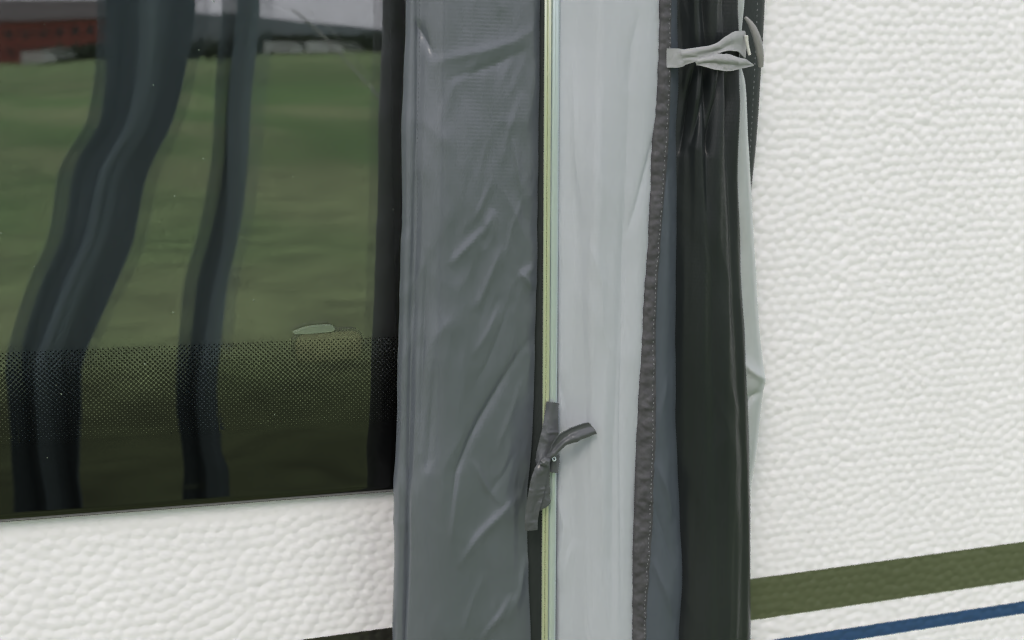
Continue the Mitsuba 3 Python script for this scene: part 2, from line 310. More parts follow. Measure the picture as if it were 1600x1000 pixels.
# ------------------------------------------------------------------ awning: charcoal flap (left of the pole)
say('awning', 'grey awning side hanging in folds beside the caravan window, laced to a metal pole', 'awning')
TOP, LOW = 2.30, 0.05
rows = [[(0.4227, -0.0540, 1.6110), (0.4036, -0.0700, 1.6103), (0.3990, -0.0840, 1.6097), (0.4051, -0.0960, 1.6094), (0.4113, -0.0940, 1.6095), (0.4230, -0.1060, 1.6093), (0.4384, -0.1160, 1.6091), (0.4575, -0.1130, 1.6094), (0.4937, -0.1080, 1.6100), (0.5298, -0.0980, 1.6107), (0.5576, -0.0900, 1.6113), (0.5706, -0.0840, 1.6117)],
        [(0.4199, -0.0550, 1.5107), (0.4006, -0.0710, 1.5112), (0.3960, -0.0850, 1.5116), (0.4023, -0.0970, 1.5118), (0.4085, -0.0950, 1.5117), (0.4192, -0.1070, 1.5119), (0.4371, -0.1170, 1.5120), (0.4564, -0.1140, 1.5118), (0.4933, -0.1080, 1.5114), (0.5298, -0.0980, 1.5109), (0.5567, -0.0900, 1.5105), (0.5698, -0.0840, 1.5103)],
        [(0.4157, -0.0570, 1.4198), (0.3964, -0.0730, 1.4215), (0.3918, -0.0870, 1.4226), (0.3981, -0.0990, 1.4233), (0.4044, -0.0970, 1.4230), (0.4152, -0.1090, 1.4236), (0.4345, -0.1190, 1.4239), (0.4540, -0.1160, 1.4232), (0.4929, -0.1080, 1.4217), (0.5298, -0.0980, 1.4201), (0.5557, -0.0900, 1.4189), (0.5690, -0.0840, 1.4181)],
        [(0.4123, -0.0600, 1.3274), (0.3929, -0.0760, 1.3302), (0.3884, -0.0900, 1.3321), (0.3948, -0.1020, 1.3334), (0.4011, -0.1000, 1.3329), (0.4109, -0.1120, 1.3340), (0.4316, -0.1220, 1.3343), (0.4512, -0.1190, 1.3332), (0.4926, -0.1080, 1.3301), (0.5298, -0.0980, 1.3273), (0.5548, -0.0900, 1.3252), (0.5681, -0.0840, 1.3239)],
        [(0.4062, -0.0630, 1.2095), (0.3867, -0.0790, 1.2138), (0.3822, -0.0930, 1.2168), (0.3887, -0.1050, 1.2187), (0.3951, -0.1030, 1.2179), (0.4038, -0.1150, 1.2196), (0.4271, -0.1250, 1.2201), (0.4469, -0.1220, 1.2182), (0.4921, -0.1080, 1.2127), (0.5298, -0.0980, 1.2084), (0.5525, -0.0900, 1.2054), (0.5660, -0.0840, 1.2034)],
        [(0.4006, -0.0680, 1.0894), (0.3810, -0.0840, 1.0953), (0.3766, -0.0980, 1.0993), (0.3832, -0.1100, 1.1019), (0.3896, -0.1080, 1.1008), (0.3962, -0.1200, 1.1034), (0.4221, -0.1300, 1.1038), (0.4421, -0.1270, 1.1013), (0.4916, -0.1080, 1.0920), (0.5298, -0.0980, 1.0861), (0.5503, -0.0900, 1.0823), (0.5639, -0.0840, 1.0795)],
        [(0.3955, -0.0710, 0.9661), (0.3758, -0.0870, 0.9736), (0.3713, -0.1010, 0.9787), (0.3781, -0.1130, 0.9820), (0.3846, -0.1110, 0.9806), (0.3889, -0.1230, 0.9841), (0.4151, -0.1330, 0.9846), (0.4353, -0.1300, 0.9813), (0.4911, -0.1080, 0.9679), (0.5298, -0.0980, 0.9604), (0.5415, -0.0900, 0.9564), (0.5552, -0.0840, 0.9529)],
        [(0.3926, -0.0710, 0.8643), (0.3728, -0.0870, 0.8731), (0.3683, -0.1010, 0.8791), (0.3752, -0.1130, 0.8829), (0.3818, -0.1110, 0.8813), (0.3837, -0.1230, 0.8857), (0.4091, -0.1330, 0.8863), (0.4294, -0.1300, 0.8826), (0.4907, -0.1080, 0.8661), (0.5298, -0.0980, 0.8571), (0.5429, -0.0900, 0.8523), (0.5567, -0.0840, 0.8482)],
        [(0.3899, -0.0710, 0.7734), (0.3699, -0.0870, 0.7833), (0.3655, -0.1010, 0.7902), (0.3725, -0.1130, 0.7945), (0.3791, -0.1110, 0.7926), (0.3787, -0.1230, 0.7980), (0.4055, -0.1330, 0.7985), (0.4260, -0.1300, 0.7941), (0.4904, -0.1080, 0.7750), (0.5298, -0.0980, 0.7648), (0.5470, -0.0900, 0.7588), (0.5610, -0.0840, 0.7541)]]
G = loft(rows, 150, 620, TOP, LOW)
h = 0.006 * fb(G, 20, 6, 2.4, 3) + 0.0022 * fb(G, 40, 10, 12, 4) + 0.0016 * crumple(G, 22, 11, 10, 60) + 0.0014 * crumple(G, 45, 20, -14, 66)
h += creases(G, [([(0.5651, -0.1000, 1.5801), (0.5291, -0.1000, 1.5600), (0.4846, -0.1100, 1.5489), (0.4440, -0.1100, 1.5413), (0.4190, -0.1000, 1.5315)], .0020, .004),
                 ([(0.5555, -0.1000, 1.5556), (0.5172, -0.1000, 1.5378), (0.4728, -0.1100, 1.5237), (0.4368, -0.1100, 1.5140)], -.0018, .004),
                 ([(0.4088, -0.0800, 1.5861), (0.4174, -0.0900, 1.5620), (0.4271, -0.1000, 1.5402)], -.003, .003),
                 ([(0.5592, -0.1000, 1.1826), (0.5291, -0.1000, 1.1506), (0.4947, -0.1100, 1.1020), (0.4662, -0.1100, 1.0605), (0.4450, -0.1100, 1.0208), (0.4343, -0.1150, 0.9516)], -.0042, .004),
                 ([(0.4871, -0.1100, 1.3305), (0.4559, -0.1100, 1.3030), (0.4391, -0.1100, 1.2865)], .0028, .004),
                 ([(0.5137, -0.1100, 1.3062), (0.4941, -0.1100, 1.2661), (0.4770, -0.1100, 1.2259)], .0022, .004),
                 ([(0.5017, -0.1100, 1.3530), (0.4835, -0.1100, 1.3191)], .002, .004),
                 ([(0.5445, -0.1000, 0.9722), (0.5100, -0.1000, 0.9479), (0.4727, -0.1100, 0.9227), (0.4423, -0.1150, 0.8903)], .0042, .005),
                 ([(0.4660, -0.1100, 1.0335), (0.4906, -0.1100, 0.9875), (0.5132, -0.1100, 0.9598)], .0026, .004),
                 ([(0.4537, -0.1100, 1.0347), (0.4422, -0.1100, 0.9864), (0.4340, -0.1150, 0.9266)], .003, .004),
                 ([(0.5291, -0.1000, 0.8319), (0.5097, -0.1000, 0.8056), (0.4770, -0.1100, 0.7779)], .0035, .004),
                 ([(0.5525, -0.1000, 0.8811), (0.5395, -0.1000, 0.8305), (0.5168, -0.1100, 0.7918)], .0026, .004),
                 ([(0.5649, -0.0900, 1.2771), (0.5440, -0.1000, 1.2654), (0.5650, -0.0900, 1.2434)], .003, .004),
                 ([(0.4187, -0.1100, 1.1706), (0.4119, -0.1050, 1.0981), (0.4050, -0.1000, 1.0242)], -.0035, .004),
                 ([(0.4137, -0.1000, 1.3093), (0.4080, -0.1000, 1.2400), (0.4019, -0.1000, 1.1458), (0.3981, -0.1000, 1.0494)], -.004, .003),
                 ([(0.5291, -0.1000, 1.4431), (0.5365, -0.1000, 1.3970), (0.5438, -0.1000, 1.3597)], .0018, .004),
                 ([(0.5119, -0.1000, 1.2338), (0.4921, -0.1000, 1.1968), (0.4683, -0.1050, 1.1659)], .0016, .003), ([(0.5291, -0.1000, 1.2448), (0.5143, -0.1000, 1.2037), (0.4919, -0.1000, 1.1570), (0.4718, -0.1050, 1.1294)], -.0016, .003),
                 ([(0.5001, -0.1000, 1.3923), (0.4807, -0.1000, 1.3550), (0.4647, -0.1050, 1.3308)], .0014, .003), ([(0.5480, -0.1000, 1.1345), (0.5291, -0.1000, 1.0867), (0.5014, -0.1000, 1.0271)], .0016, .004),
                 ([(0.5368, -0.1000, 1.0361), (0.5165, -0.1000, 1.0030), (0.4911, -0.1000, 0.9779)], -.0015, .003), ([(0.4907, -0.1000, 0.8759), (0.4676, -0.1000, 0.8401), (0.4481, -0.1050, 0.7929)], .0018, .004),
                 ([(0.5436, -0.1000, 1.4996), (0.5243, -0.1000, 1.4546), (0.5122, -0.1000, 1.4092)], .0012, .004), ([(0.5487, -0.1000, 1.3735), (0.5291, -0.1000, 1.3334), (0.5193, -0.1000, 1.2927)], .0014, .003)])
G = push(G, h)
add('awning__charcoal_flap', cloth(G, 0.0012), 'charcoal_cloth', 'dark grey creased flap left of the pole', smooth=50)
# hem along its left edge, with a row of stitches
def on(G, u, v): return G[int(v * (G.shape[0] - 1)), int(u * (G.shape[1] - 1))]
def stitches(line, step=0.005, length=0.0032, r=0.0005, lift=0.0010):
    n = int(np.linalg.norm(np.diff(line, axis=0), axis=1).sum() / step); p = resample(line, 2 * n + 1); ms = []
    for i in range(0, 2 * n - 1, 2):
        a, b = p[i], p[i] + (p[i + 1] - p[i]) * (length / (step / 2) / 2 * 1.2)
        ms.append(trimesh.creation.cylinder(r, segment=[a + [0, -lift, 0], b + [0, -lift, 0]], sections=5))
    return cat_(ms)
lo, hi = int(.05 * 619), int(.62 * 619)
add('awning__charcoal_flap__stitching', stitches(G[20:400, 40], 0.0055, 0.003, 0.00045), 'slate_cloth', kind='stuff', smooth=False)

# black binding deep between the flap and the pole
rows = [[(0.5647, -0.0800, 1.6118), (0.5711, -0.0790, 1.6119), (0.5769, -0.0800, 1.6119), (0.5803, -0.0840, 1.6118)], [(0.5620, -0.0800, 1.3237), (0.5702, -0.0780, 1.3231), (0.5761, -0.0790, 1.3230), (0.5819, -0.0840, 1.3234)], [(0.5587, -0.0800, 1.1290), (0.5687, -0.0770, 1.1275), (0.5757, -0.0790, 1.1274), (0.5830, -0.0840, 1.1281)],
        [(0.5429, -0.0820, 0.9536), (0.5576, -0.0770, 0.9503), (0.5687, -0.0790, 0.9498), (0.5840, -0.0840, 0.9498)], [(0.5513, -0.0810, 0.7542), (0.5634, -0.0770, 0.7507), (0.5721, -0.0790, 0.7503), (0.5851, -0.0840, 0.7506)]]
add('awning__edge_binding', cloth(push(loft(rows, 14, 200, TOP, LOW), np.zeros((200, 14))), .0012), 'dark_edge', 'black binding beside the pole', smooth=50)

# ------------------------------------------------------------------ silver outer panel (right of the pole)
rows = [[(0.5915, -0.0800, 1.6121), (0.5934, -0.0900, 1.6117), (0.6134, -0.1000, 1.6116), (0.6377, -0.1160, 1.6113), (0.6730, -0.1200, 1.6116), (0.7050, -0.1180, 1.6120), (0.7263, -0.1100, 1.6126)],
        [(0.5922, -0.0800, 1.5100), (0.5941, -0.0900, 1.5102), (0.6141, -0.1010, 1.5103), (0.6387, -0.1170, 1.5105), (0.6744, -0.1210, 1.5103), (0.7048, -0.1180, 1.5100), (0.7249, -0.1100, 1.5097)],
        [(0.5927, -0.0800, 1.4406), (0.5946, -0.0900, 1.4412), (0.6144, -0.1020, 1.4415), (0.6389, -0.1190, 1.4420), (0.6719, -0.1210, 1.4415), (0.7012, -0.1180, 1.4407), (0.7214, -0.1100, 1.4399)],
        [(0.5935, -0.0800, 1.3224), (0.5955, -0.0900, 1.3235), (0.6156, -0.1020, 1.3242), (0.6397, -0.1210, 1.3256), (0.6740, -0.1210, 1.3242), (0.6985, -0.1180, 1.3228), (0.7159, -0.1110, 1.3212)],
        [(0.5943, -0.0800, 1.2008), (0.5964, -0.0900, 1.2026), (0.6143, -0.1020, 1.2038), (0.6375, -0.1210, 1.2059), (0.6706, -0.1220, 1.2040), (0.6927, -0.1190, 1.2020), (0.7090, -0.1120, 1.1997)],
        [(0.5955, -0.0800, 1.0248), (0.5977, -0.0900, 1.0274), (0.6141, -0.1000, 1.0288), (0.6350, -0.1200, 1.0325), (0.6679, -0.1230, 1.0303), (0.6878, -0.1200, 1.0275), (0.7042, -0.1130, 1.0239)],
        [(0.5964, -0.0800, 0.8814), (0.5987, -0.0900, 0.8848), (0.6155, -0.1000, 0.8864), (0.6369, -0.1200, 0.8912), (0.6672, -0.1240, 0.8890), (0.6873, -0.1210, 0.8854), (0.7026, -0.1140, 0.8810)],
        [(0.5973, -0.0800, 0.7470), (0.5997, -0.0900, 0.7511), (0.6168, -0.1000, 0.7530), (0.6386, -0.1200, 0.7587), (0.6694, -0.1240, 0.7559), (0.6884, -0.1210, 0.7518), (0.7039, -0.1140, 0.7465)]]
G = loft(rows, 120, 620, TOP, LOW)
h = 0.010 * fb(G, 20, 6, 1.6, 13) + 0.0010 * fb(G, 50, 10, 8, 14) + 0.0016 * crumple(G, 26, 6, 6, 70)
h += creases(G, [([(0.7199, -0.1100, 1.4516), (0.7058, -0.1150, 1.4053), (0.6894, -0.1200, 1.3472), (0.6785, -0.1200, 1.3119)], -.003, .004),
                 ([(0.6316, -0.1200, 1.3021), (0.6436, -0.1200, 1.2537), (0.6485, -0.1200, 1.1806)], .003, .005),
                 ([(0.5964, -0.1000, 1.1307), (0.6066, -0.1050, 1.0813), (0.6013, -0.1000, 1.0045)], -.003, .005),
                 ([(0.5964, -0.1000, 0.9666), (0.6054, -0.1050, 0.9156), (0.5974, -0.1000, 0.8360)], .003, .004),
                 ([(0.6715, -0.1200, 1.3479), (0.6749, -0.1200, 1.2278), (0.6740, -0.1200, 1.0542), (0.6793, -0.1200, 0.7527)], -.0018, .002),
                 ([(0.6927, -0.1180, 1.6007), (0.6803, -0.1200, 1.5556), (0.6763, -0.1200, 1.4989)], -.002, .006),
                 ([(0.6195, -0.1100, 0.9027), (0.6085, -0.1050, 0.8629), (0.6028, -0.1000, 0.8220)], .0022, .004),
                 ([(0.6416, -0.1180, 1.7098), (0.6414, -0.1200, 1.4992), (0.6341, -0.1200, 1.3020), (0.6286, -0.1200, 1.1329)], .0045, .011), ([(0.6234, -0.1150, 1.3018), (0.6260, -0.1150, 1.0822), (0.6329, -0.1170, 0.8775), (0.6406, -0.1180, 0.6624)], -.004, .010),
                 ([(0.6803, -0.1200, 1.5556), (0.6740, -0.1220, 1.3005), (0.6653, -0.1230, 1.0305), (0.6655, -0.1230, 0.6882)], -.004, .009), ([(0.6085, -0.1080, 1.5556), (0.6159, -0.1120, 1.4074), (0.6270, -0.1180, 1.3257)], .0028, .006), ([(0.6546, -0.1220, 1.1561), (0.6477, -0.1210, 1.0316), (0.6526, -0.1210, 0.8766)], .003, .007)])
G = push(G, h)
add('awning__silver_panel', cloth(G, 0.0012), 'silver_cloth', 'light silver grey panel right of the pole', smooth=50)
SP = G
# ruched binding tape along the silver panel's edge
rows = [[(0.7220, -0.1110, 1.6125), (0.7235, -0.1160, 1.6123), (0.7294, -0.1170, 1.6123), (0.7385, -0.1110, 1.6127)], [(0.7206, -0.1110, 1.5098), (0.7222, -0.1160, 1.5099), (0.7294, -0.1170, 1.5098), (0.7404, -0.1100, 1.5096)], [(0.7158, -0.1110, 1.4400), (0.7187, -0.1160, 1.4403), (0.7273, -0.1170, 1.4402), (0.7396, -0.1100, 1.4395)], [(0.7116, -0.1120, 1.3215), (0.7145, -0.1170, 1.3220), (0.7219, -0.1180, 1.3218), (0.7312, -0.1120, 1.3207)],
        [(0.7059, -0.1130, 1.2001), (0.7076, -0.1180, 1.2009), (0.7150, -0.1190, 1.2006), (0.7257, -0.1130, 1.1988)], [(0.6997, -0.1140, 1.0246), (0.7029, -0.1190, 1.0258), (0.7145, -0.1200, 1.0249), (0.7294, -0.1140, 1.0218)], [(0.6995, -0.1150, 0.9474), (0.7013, -0.1200, 0.9488), (0.7131, -0.1210, 0.9479), (0.7285, -0.1140, 0.9439)], [(0.6981, -0.1150, 0.8819), (0.7013, -0.1200, 0.8834), (0.7117, -0.1210, 0.8824), (0.7259, -0.1140, 0.8782)], [(0.6993, -0.1150, 0.7476), (0.7013, -0.1200, 0.7495), (0.7091, -0.1210, 0.7488), (0.7201, -0.1150, 0.7445)]]
G = loft(rows, 16, 1200, TOP, LOW)
lump = 0.0042 * fb(G, 110, 0, 120, 21, 2) + 0.0018 * fb(G, 60, 0, 45, 23, 1) + 0.0014 * crumple(G, 150, 110, 30, 24)
G = push(G, lump * np.sin(np.linspace(0, np.pi, 16))[None]**.5)
add('awning__binding_tape', cloth(G, .001), 'braid', 'puckered dark grey binding tape on the silver panel', smooth=60)
add('awning__binding_tape__stitching', stitches(G[40:1160:6, 11], 0.006, 0.0032, 0.0005), 'thread', kind='stuff', smooth=False)
# slate edge strip
rows = [[(0.7297, -0.1080, 1.6127), (0.7383, -0.1060, 1.6128), (0.7462, -0.1000, 1.6131), (0.7560, -0.0900, 1.6136)], [(0.7297, -0.1080, 1.5096), (0.7392, -0.1070, 1.5096), (0.7485, -0.1010, 1.5094), (0.7602, -0.0900, 1.5090)], [(0.7288, -0.1080, 1.4396), (0.7379, -0.1080, 1.4394), (0.7472, -0.1020, 1.4389), (0.7608, -0.0900, 1.4379)], [(0.7247, -0.1090, 1.3206), (0.7391, -0.1090, 1.3200), (0.7517, -0.1020, 1.3186), (0.7640, -0.0900, 1.3166)],
        [(0.7223, -0.1100, 1.2355), (0.7395, -0.1100, 1.2345), (0.7557, -0.1010, 1.2320), (0.7664, -0.0900, 1.2296)], [(0.7163, -0.1110, 1.1241), (0.7346, -0.1120, 1.1229), (0.7537, -0.1030, 1.1193), (0.7681, -0.0900, 1.1152)], [(0.7181, -0.1120, 1.0223), (0.7371, -0.1150, 1.0213), (0.7586, -0.1040, 1.0161), (0.7723, -0.0900, 1.0107)], [(0.7180, -0.1130, 0.9447), (0.7399, -0.1160, 0.9433), (0.7649, -0.1040, 0.9366), (0.7786, -0.0900, 0.9304)],
        [(0.7137, -0.1130, 0.8259), (0.7396, -0.1170, 0.8241), (0.7723, -0.1040, 0.8146), (0.7863, -0.0900, 0.8072)], [(0.7099, -0.1130, 0.7452), (0.7359, -0.1170, 0.7431), (0.7651, -0.1060, 0.7340), (0.7828, -0.0900, 0.7243)]]
G = loft(rows, 40, 600, TOP, LOW)
G = push(G, 0.006 * fb(G, 25, 5, 9, 31) + creases(G, [([(0.7294, -0.1150, 1.0027), (0.7453, -0.1150, 0.9620), (0.7599, -0.1100, 0.9126)], .004, .004), ([(0.7280, -0.1150, 0.9442), (0.7472, -0.1150, 0.8893), (0.7645, -0.1100, 0.8451)], -.003, .004),
        ([(0.7257, -0.1150, 0.8652), (0.7462, -0.1150, 0.8156), (0.7639, -0.1100, 0.7635)], .004, .004), ([(0.7441, -0.1050, 1.4035), (0.7329, -0.1080, 1.3778), (0.7247, -0.1100, 1.3544)], -.002, .003), ([(0.7473, -0.1080, 1.1210), (0.7341, -0.1100, 1.0716), (0.7317, -0.1120, 1.0210)], .003, .004)]))
add('awning__slate_strip', cloth(G, .001), 'slate_cloth', 'slate blue fabric strip beside the black netting', smooth=50)

# ------------------------------------------------------------------ gathered black netting screen
def pleat(rows, nu, nv, amp, count, up=TOP, down=LOW, phase=0.0, fan=0.0):
    G = loft(rows, nu, nv, up, down); s = np.linspace(0, 1, nu)[None]
    z = G[..., 2].mean(1)
    a = np.interp(z, [k[0] for k in amp], [k[1] for k in amp])[:, None]
    w = s + 0.03 * np.sin(3 * z[:, None] + 5 * s) + fan * 0
    h = a * (np.cos(2 * np.pi * count * w + phase) + 0.35 * np.cos(2 * np.pi * count * 1.7 * w + 1.3)) * np.sin(np.pi * np.clip(s, .0, 1))**.35
    return G, h
Z_ = lambda py: np.interp(py, [150, 850], [(0.7951, -0.0900, 1.6140)[2], (0.8234, -0.0900, 0.7184)[2]])
rows = [[(0.7503, -0.0800, 1.6138), (0.7527, -0.0860, 1.6137), (0.7700, -0.0960, 1.6135), (0.7892, -0.1020, 1.6135), (0.8158, -0.0960, 1.6140), (0.8399, -0.0800, 1.6149), (0.8557, -0.0600, 1.6157)],
        [(0.7514, -0.0800, 1.5733), (0.7590, -0.0860, 1.5733), (0.7746, -0.0970, 1.5732), (0.7931, -0.1020, 1.5732), (0.8198, -0.0960, 1.5734), (0.8441, -0.0800, 1.5737), (0.8586, -0.0600, 1.5740)],
        [(0.7539, -0.0820, 1.5418), (0.7641, -0.0880, 1.5418), (0.7786, -0.0960, 1.5418), (0.7982, -0.0990, 1.5418), (0.8241, -0.0950, 1.5418), (0.8480, -0.0800, 1.5417), (0.8639, -0.0600, 1.5416)],
        [(0.7521, -0.0820, 1.5089), (0.7598, -0.0880, 1.5090), (0.7760, -0.0980, 1.5091), (0.7968, -0.1040, 1.5091), (0.8232, -0.0990, 1.5088), (0.8492, -0.0800, 1.5082), (0.8638, -0.0600, 1.5076)],
        [(0.7522, -0.0800, 1.4374), (0.7560, -0.0860, 1.4377), (0.7723, -0.0990, 1.4382), (0.7944, -0.1080, 1.4383), (0.8242, -0.1020, 1.4373), (0.8490, -0.0830, 1.4357), (0.8666, -0.0600, 1.4340)],
        [(0.7553, -0.0800, 1.3157), (0.7592, -0.0860, 1.3163), (0.7722, -0.1010, 1.3176), (0.7941, -0.1110, 1.3179), (0.8274, -0.1040, 1.3157), (0.8566, -0.0850, 1.3121), (0.8756, -0.0600, 1.3082)],
        [(0.7585, -0.0800, 1.1904), (0.7625, -0.0860, 1.1913), (0.7752, -0.1020, 1.1935), (0.7975, -0.1120, 1.1940), (0.8308, -0.1060, 1.1908), (0.8665, -0.0860, 1.1847), (0.8862, -0.0600, 1.1784)],
        [(0.7590, -0.0800, 1.0616), (0.7631, -0.0860, 1.0628), (0.7789, -0.1020, 1.0657), (0.8038, -0.1130, 1.0664), (0.8404, -0.1070, 1.0616), (0.8801, -0.0860, 1.0527), (0.8987, -0.0600, 1.0443)],
        [(0.7679, -0.0800, 0.9283), (0.7735, -0.0860, 0.9296), (0.7882, -0.1020, 0.9333), (0.8108, -0.1130, 0.9345), (0.8480, -0.1070, 0.9284), (0.8857, -0.0880, 0.9180), (0.9056, -0.0600, 0.9065)],
        [(0.7739, -0.0800, 0.8048), (0.7811, -0.0860, 0.8063), (0.7946, -0.1020, 0.8109), (0.8147, -0.1130, 0.8126), (0.8524, -0.1070, 0.8053), (0.8906, -0.0880, 0.7927), (0.9106, -0.0600, 0.7789)],
        [(0.7704, -0.0800, 0.7217), (0.7761, -0.0860, 0.7236), (0.7942, -0.1020, 0.7280), (0.8174, -0.1130, 0.7294), (0.8555, -0.1070, 0.7212), (0.8940, -0.0880, 0.7072), (0.9141, -0.0600, 0.6919)]]
G, h = pleat(rows, 170, 620, [(0, .0008), (Z_(700), .0014), (Z_(500), .0022), (Z_(400), .0016), (Z_(330), .0035), (Z_(250), .0085), (Z_(212), .0045), (Z_(150), .0075), (2.3, .006)], 3.6, phase=0.6)
h += 0.0050 * fb(G, 26, 6, 2.0, 41) + 0.0016 * fb(G, 110, 10, 1.6, 43, 2) + 0.0045 * fb(G, 42, 10, 6, 45, 2) + 0.0014 * crumple(G, 40, 10, 12, 46)
h += creases(G, [([(0.7978, -0.1000, 1.5395), (0.7910, -0.1000, 1.5031), (0.7764, -0.1050, 1.4266)], -.010, .0035), ([(0.8176, -0.1000, 1.5394), (0.8111, -0.1000, 1.4971), (0.7980, -0.1050, 1.4141)], -.010, .0035), ([(0.7820, -0.1000, 1.5395), (0.7705, -0.1000, 1.4857), (0.7620, -0.1000, 1.4146)], -.008, .003), ([(0.8377, -0.0900, 1.5322), (0.8368, -0.0900, 1.4846), (0.8265, -0.1000, 1.4372)], -.006, .003)])
add('awning__netting_screen', cloth(push(G, h), .001), 'net_cloth', 'gathered black netting screen drawn in by a strap', smooth=50)
# its shiny pale lining, showing along the right edge
rows = [[(0.8472, -0.0660, 1.6154), (0.8501, -0.0760, 1.6151), (0.8568, -0.0760, 1.6152), (0.8693, -0.0600, 1.6159), (0.8745, -0.0450, 1.6164)], [(0.8497, -0.0640, 1.5739), (0.8526, -0.0740, 1.5738), (0.8567, -0.0740, 1.5738), (0.8655, -0.0600, 1.5741), (0.8706, -0.0450, 1.5743)], [(0.8492, -0.0620, 1.5416), (0.8522, -0.0720, 1.5416), (0.8552, -0.0740, 1.5416), (0.8639, -0.0600, 1.5416), (0.8691, -0.0450, 1.5415)],
        [(0.8494, -0.0640, 1.5078), (0.8505, -0.0750, 1.5080), (0.8595, -0.0760, 1.5080), (0.8735, -0.0600, 1.5075), (0.8787, -0.0450, 1.5072)], [(0.8493, -0.0640, 1.4345), (0.8513, -0.0760, 1.4352), (0.8640, -0.0780, 1.4351), (0.8819, -0.0600, 1.4337), (0.8872, -0.0450, 1.4326)], [(0.8555, -0.0660, 1.3098), (0.8590, -0.0780, 1.3111), (0.8747, -0.0800, 1.3107), (0.8940, -0.0600, 1.3074), (0.8979, -0.0450, 1.3054)],
        [(0.8648, -0.0680, 1.1813), (0.8683, -0.0800, 1.1834), (0.8868, -0.0800, 1.1822), (0.9068, -0.0620, 1.1775), (0.9089, -0.0450, 1.1741)], [(0.8712, -0.0680, 1.1219), (0.8737, -0.0820, 1.1248), (0.8938, -0.0820, 1.1234), (0.9139, -0.0640, 1.1179), (0.9137, -0.0460, 1.1139)], [(0.8754, -0.0680, 1.0885), (0.8790, -0.0800, 1.0911), (0.8969, -0.0840, 1.0906), (0.9171, -0.0660, 1.0847), (0.9151, -0.0460, 1.0801)], [(0.8789, -0.0660, 1.0610), (0.8825, -0.0780, 1.0638), (0.8944, -0.0800, 1.0633), (0.9161, -0.0620, 1.0569), (0.9132, -0.0460, 1.0531)],
        [(0.8825, -0.0640, 0.9927), (0.8868, -0.0750, 0.9955), (0.8924, -0.0780, 0.9958), (0.9112, -0.0600, 0.9888), (0.9106, -0.0450, 0.9845)], [(0.8862, -0.0620, 0.9232), (0.8907, -0.0700, 0.9253), (0.8929, -0.0740, 0.9263), (0.9050, -0.0600, 0.9205), (0.9073, -0.0450, 0.9154)], [(0.8874, -0.0600, 0.8386), (0.8920, -0.0680, 0.8410), (0.8943, -0.0720, 0.8422), (0.9024, -0.0600, 0.8368), (0.9046, -0.0450, 0.8310)], [(0.8928, -0.0600, 0.6950), (0.8975, -0.0680, 0.6979), (0.8998, -0.0720, 0.6993), (0.9080, -0.0600, 0.6928), (0.9102, -0.0450, 0.6859)]]
G = loft(rows, 50, 600, TOP, LOW)
G = push(G, 0.003 * fb(G, 30, 8, 8, 51) + creases(G, [([(0.8694, -0.0900, 1.1269), (0.8870, -0.0850, 1.1101), (0.9185, -0.0660, 1.0859)], .005, .004), ([(0.8778, -0.0850, 1.0527), (0.8913, -0.0800, 1.0702), (0.9159, -0.0660, 1.0794)], -.005, .004), ([(0.8557, -0.0850, 1.3371), (0.8632, -0.0850, 1.2867), (0.8602, -0.0880, 1.2493)], -.003, .003)]))
add('awning__pale_lining', cloth(G, .001), 'lining_cloth', 'shiny pale lining along the netting edge', smooth=50)
# dark welt behind, against the wall
rows = [[(0.8741, -0.0300, 1.6170), (0.8914, -0.0340, 1.6170), (0.9103, -0.0300, 1.6174), (0.9203, -0.0220, 1.6178)], [(0.8754, -0.0300, 1.5069), (0.8930, -0.0340, 1.5068), (0.9078, -0.0300, 1.5066), (0.9179, -0.0220, 1.5064)], [(0.8754, -0.0300, 1.4320), (0.8931, -0.0340, 1.4319), (0.9052, -0.0300, 1.4314), (0.9153, -0.0220, 1.4307)], [(0.8753, -0.0300, 1.3559), (0.8903, -0.0340, 1.3558), (0.9011, -0.0300, 1.3550), (0.9097, -0.0220, 1.3539)],
        [(0.8729, -0.0300, 1.2656), (0.8851, -0.0340, 1.2656), (0.8959, -0.0300, 1.2645), (0.9046, -0.0220, 1.2629)], [(0.8722, -0.0300, 1.0388), (0.8848, -0.0340, 1.0388), (0.8988, -0.0300, 1.0365), (0.9075, -0.0220, 1.0337)], [(0.8815, -0.0300, 0.6834), (0.8977, -0.0340, 0.6828), (0.9122, -0.0300, 0.6789), (0.9213, -0.0220, 0.6741)]]
G = loft(rows, 24, 300, TOP, LOW)
add('awning__dark_welt', cloth(G, .0014), 'dark_edge', 'dark green black welt against the caravan wall', smooth=50)
add('awning__dark_welt__stitching', stitches(G[10:150, 14], 0.008, 0.004, 0.0005), 'thread', kind='stuff', smooth=False)

